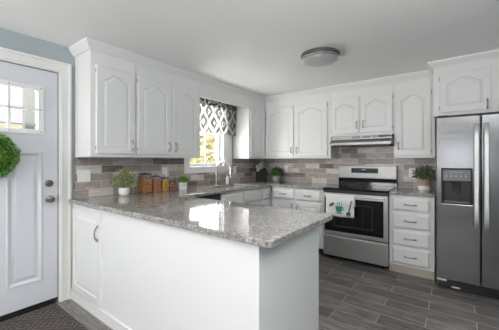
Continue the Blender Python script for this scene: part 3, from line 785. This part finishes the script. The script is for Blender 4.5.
plant('small leafy green plant in a square white pot beside the glass jars', (.20, 1.998, .911), None, 'ceramic', 'leaf_bright', .056, .055, .100, 420, .020, square=.088)
plant('green plant in a round grey pot in the room corner', (.455, 3.74, .911), [(.045, 0), (.060, .012), (.066, .05), (.067, .095), (.062, .098), (.060, .085)], 'concrete', 'leaf_mid', .104, .12, .120, 400, .036, stems=24)
plant('green plant in a tan and white pot beside the refrigerator', (2.530, 3.70, .911), [(.058, 0), (.062, .004), (.066, .055), (.068, .13), (.063, .132), (.061, .12)], 'terra', 'leaf_dark', .104, .125, .155, 280, .044, band=[(.0600, -.0005), (.0635, .004), (.0672, .048), (.0666, .049)], stems=24)

# ---------------------------------------------------------------- jars
def jar(label, y, s, h, cont, clabel, ccat, x=.115):
    t = thing('storage_jar', label, 'jar', (x, y, .911), 0, 'glass storage jars with clamp lids')
    def sq(a, z, r=.2):
        pts = []
        for sx, sy, a0 in ((1, 1, 0), (-1, 1, 90), (-1, -1, 180), (1, -1, 270)):
            for k in range(4): q = R(a0+30*k); pts.append((sx*a*(1-r)+a*r*math.cos(q), sy*a*(1-r)+a*r*math.sin(q), z))
        return pts
    a = s/2; bm = bmesh.new()
    bridge(bm, [sq(a*.97, 0), sq(a, .006), sq(a, h-.022), sq(a*.86, h-.012), sq(a*.84, h-.004)], True, True, True); obj('glass_body', bm, 'jar', t, smooth=True)
    bm = bmesh.new(); bridge(bm, [sq(a*.88, h-.006), sq(a*.92, h-.002), sq(a*.92, h+.006), sq(a*.5, h+.012)], True, True, True); obj('lid', bm, 'bronze', t, smooth=True)
    bm = bmesh.new(); lathe(bm, [(.010, h+.011), (.008, h+.015), (.015, h+.023), (.013, h+.031), (.006, h+.034)], seg=12); obj('lid_knob', bm, 'chrome', t, smooth=True)
    bm = bmesh.new(); tube(bm, [(a*.88, -a*.5, h+.004), (a*1.08, -a*.3, h-.012), (a*1.08, a*.3, h-.012), (a*.88, a*.5, h+.004)], .002, 6); obj('clamp', bm, 'chrome', t, smooth=True)
    bm = bmesh.new(); k = .955
    bridge(bm, [sq(a*k*.97, .004), sq(a*k, .010), sq(a*k, h*.80), sq(a*k*.9, h*.83)], True, True, True)
    bmesh.ops.subdivide_edges(bm, edges=bm.edges[:], cuts=3, use_grid_fill=True)
    for v in bm.verts:
        q = random.uniform(.965, 1.0); v.co.x *= q; v.co.y *= q
    o = obj(ccat, bm, cont, None, (x, y, .911)); tag(o, clabel, ccat, None, 'stuff')
jar('largest glass jar, golden pasta inside, leftmost of the row', 1.545, .114, .200, 'pasta', 'golden brown pasta filling the largest jar', 'pasta')
jar('second glass jar of the row, pinkish orange lentils inside', 1.676, .094, .170, 'lentil', 'orange lentils filling the second jar', 'lentils')
jar('third glass jar of the row, yellow corn inside', 1.786, .088, .150, 'corn', 'yellow corn filling the third jar', 'corn', .12)
jar('smallest glass jar, brown beans inside, next to the square-potted plant', 1.892, .086, .122, 'bean', 'brown beans filling the smallest jar', 'beans', .12)

# ---------------------------------------------------------------- knife block in the corner
kb = thing('knife_block', 'black knife block in the corner beside the grey-potted plant', 'knife block', (.245, 3.60, .911), R(-35))
bm = bmesh.new(); pf = [(-.075, 0), (.075, 0), (.080, .20), (.045, .235), (-.070, .165)]
bridge(bm, [[(x, y, z) for y, z in pf] for x in (-.055, .055)], True, True, True); obj('block', bm, 'black', kb, bevel=.004)
KN = [(-.034+.034*c_, -.055+.040*r_, .174+.0243*r_) for r_ in range(3) for c_ in range(3)]
KL = ['knife in the front left slot', 'knife in the front middle slot', 'knife in the front right slot', 'knife in the middle left slot', 'knife in the centre slot', 'knife in the middle right slot', 'knife in the back left slot', 'knife in the back middle slot', 'knife in the back right slot']
for (x, y, z), kl_ in zip(KN, KL):
    k = thing('kitchen_knife', 'steel handled ' + kl_ + ' of the black knife block', 'knife', kb.location, R(-35), 'knives in the knife block')
    bm = bmesh.new(); d = Vector((0, -.30, .954)); p = Vector((x, y, z))+d*.006
    tube(bm, [p, p+d*.03, p+d*.100], [.008, .010, .009], 8); obj('handle', bm, 'chrome', k, smooth=True)
    bm = bmesh.new(); tube(bm, [p+d*.1005, p+d*.108], [.0098, .0090], 8); obj('end_cap', bm, 'black', k, smooth=True)

# ---------------------------------------------------------------- unseen uplights, added to brighten the ceiling
def added_uplight(label, x, y, e):
    fl = thing('added_fill_lamp', label, 'lamp', (x, y, 0), 0)
    bm = bmesh.new(); lathe(bm, [(.14, 0), (.14, .015), (.03, .03)], seg=24); obj('base', bm, 'bronze', fl, smooth=True)
    bm = bmesh.new(); tube(bm, [(0, 0, .03), (0, 0, 1.66)], .012, 10); obj('pole', bm, 'bronze', fl, smooth=True)
    bm = bmesh.new(); bridge(bm, [[(r_*math.cos(2*PI*i/28), r_*math.sin(2*PI*i/28), z_) for i in range(28)] for r_, z_ in ((.03, 1.66), (.11, 1.69), (.17, 1.74), (.165, 1.745), (.10, 1.70), (.02, 1.675))], True, True, True); obj('lamp_shade', bm, 'bronze', fl, smooth=True)
    ll = bpy.data.lights.new('uplight', 'AREA'); ll.shape = 'DISK'; ll.size = .30; ll.energy = e; ll.color = (1, .985, .975)
    lo = bpy.data.objects.new('uplight', ll); C.objects.link(lo); lo.location = (x, y, 1.75); lo.rotation_euler = (PI, 0, 0)
added_uplight('tall unseen uplight behind the viewer, added to brighten the ceiling', 1.65, -1.1, 30)
added_uplight('tall unseen uplight by the right wall, added to brighten the ceiling', 3.38, .05, 62)
# ---------------------------------------------------------------- outdoors
o = struct('ground_lawn', boxes((-40, -T-.01, -20, 45, -.35, -.2)), 'lawn', 'pale autumn lawn outside', 'lawn')
o = obj('driveway', boxes((-12, -3.2, -4, 3.2, -.2, -.17)), mat('pale_concrete', (.6, .58, .54), .9)); o['kind'] = 'structure'; o['label'] = 'pale driveway outside the entry door'
def tree_mesh(h, r, n, leafm):
    bt = bmesh.new(); tube(bt, [(0, 0, 0), (.04, .02, h*.3), (-.03, .05, h*.6), (0, 0, h*.9)], [.14, .11, .08, .03], 8)
    for k in range(9):
        a = k*2.4; z = h*(.28+.06*k); L = r*.8
        tube(bt, [(0, 0, z), (L*.5*math.cos(a), L*.5*math.sin(a), z+.35), (L*math.cos(a), L*math.sin(a), z+.9)], [.05, .035, .015], 6)
    bl = bmesh.new()
    cl = [(random.uniform(-1, 1)*r*.75, random.uniform(-1, 1)*r*.75, h*random.uniform(.22, 1)) for _ in range(26)]
    def f():
        c = random.choice(cl); v = Vector((random.gauss(0, 1), random.gauss(0, 1), random.gauss(0, 1))).normalized()
        return Vector(c)+v*r*.33*random.uniform(.3, 1), v
    leafcloud(bl, n, f, .17)
    return bt, bl
def tree(label, loc, h, r, n, leafm):
    t = thing('tree', label, 'tree', loc, random.random()*6, 'trees outside'); bt, bl = tree_mesh(h, r, n, leafm)
    obj('trunk', bt, 'bark', t, smooth=True); obj('foliage', bl, leafm, t)
tree('yellow autumn tree outside, seen in the left half of the sink window', (-5.6, 7.6, -.2), 4.6, 1.5, 7000, 'autumn')
tree('yellow autumn tree outside, seen in the right half of the sink window', (-8.0, 12.0, -.2), 5.4, 1.6, 7000, 'autumn')
tree('olive-green tree far behind the yellow trees outside the sink window', (-15.5, 17.5, -.2), 6.0, 2.6, 6000, 'hedge')
tree('olive-green tree seen through the upper panes of the entry door', (-19.0, 1.0, -.2), 4.6, 2.0, 6000, 'hedge')
hs = thing('neighboring_house', 'pale sided house beyond the driveway, seen through the door panes', 'house', (-11, 1.6, -.2))
obj('wall', boxes((-3, 0, -3.5, 4.2, 0, 2.9)), 'siding', hs)
bm = bmesh.new(); bridge(bm, [[(.4, y, 2.9), (-1.5, y, 4.6), (-3.4, y, 2.9)] for y in (-3.9, 4.6)], True, True, True); obj('roof', bm, 'roofing', hs)
for y in (-2, .6, 2.6): w_ = obj('window', boxes((0.0, .05, y, y+.9, 1.0, 2.2)), 'dark', hs)
ps = thing('porch_post', 'dark square porch post outside the entry door', 'post', (-1.1, .83, -.2))
obj('post', boxes((-.045, .045, -.045, .045, 0, 2.7)), mat('dark_post_paint', (.16, .165, .16), .6), ps)
obj('base', boxes((-.07, .07, -.07, .07, 0, .12)), 'slot', ps)
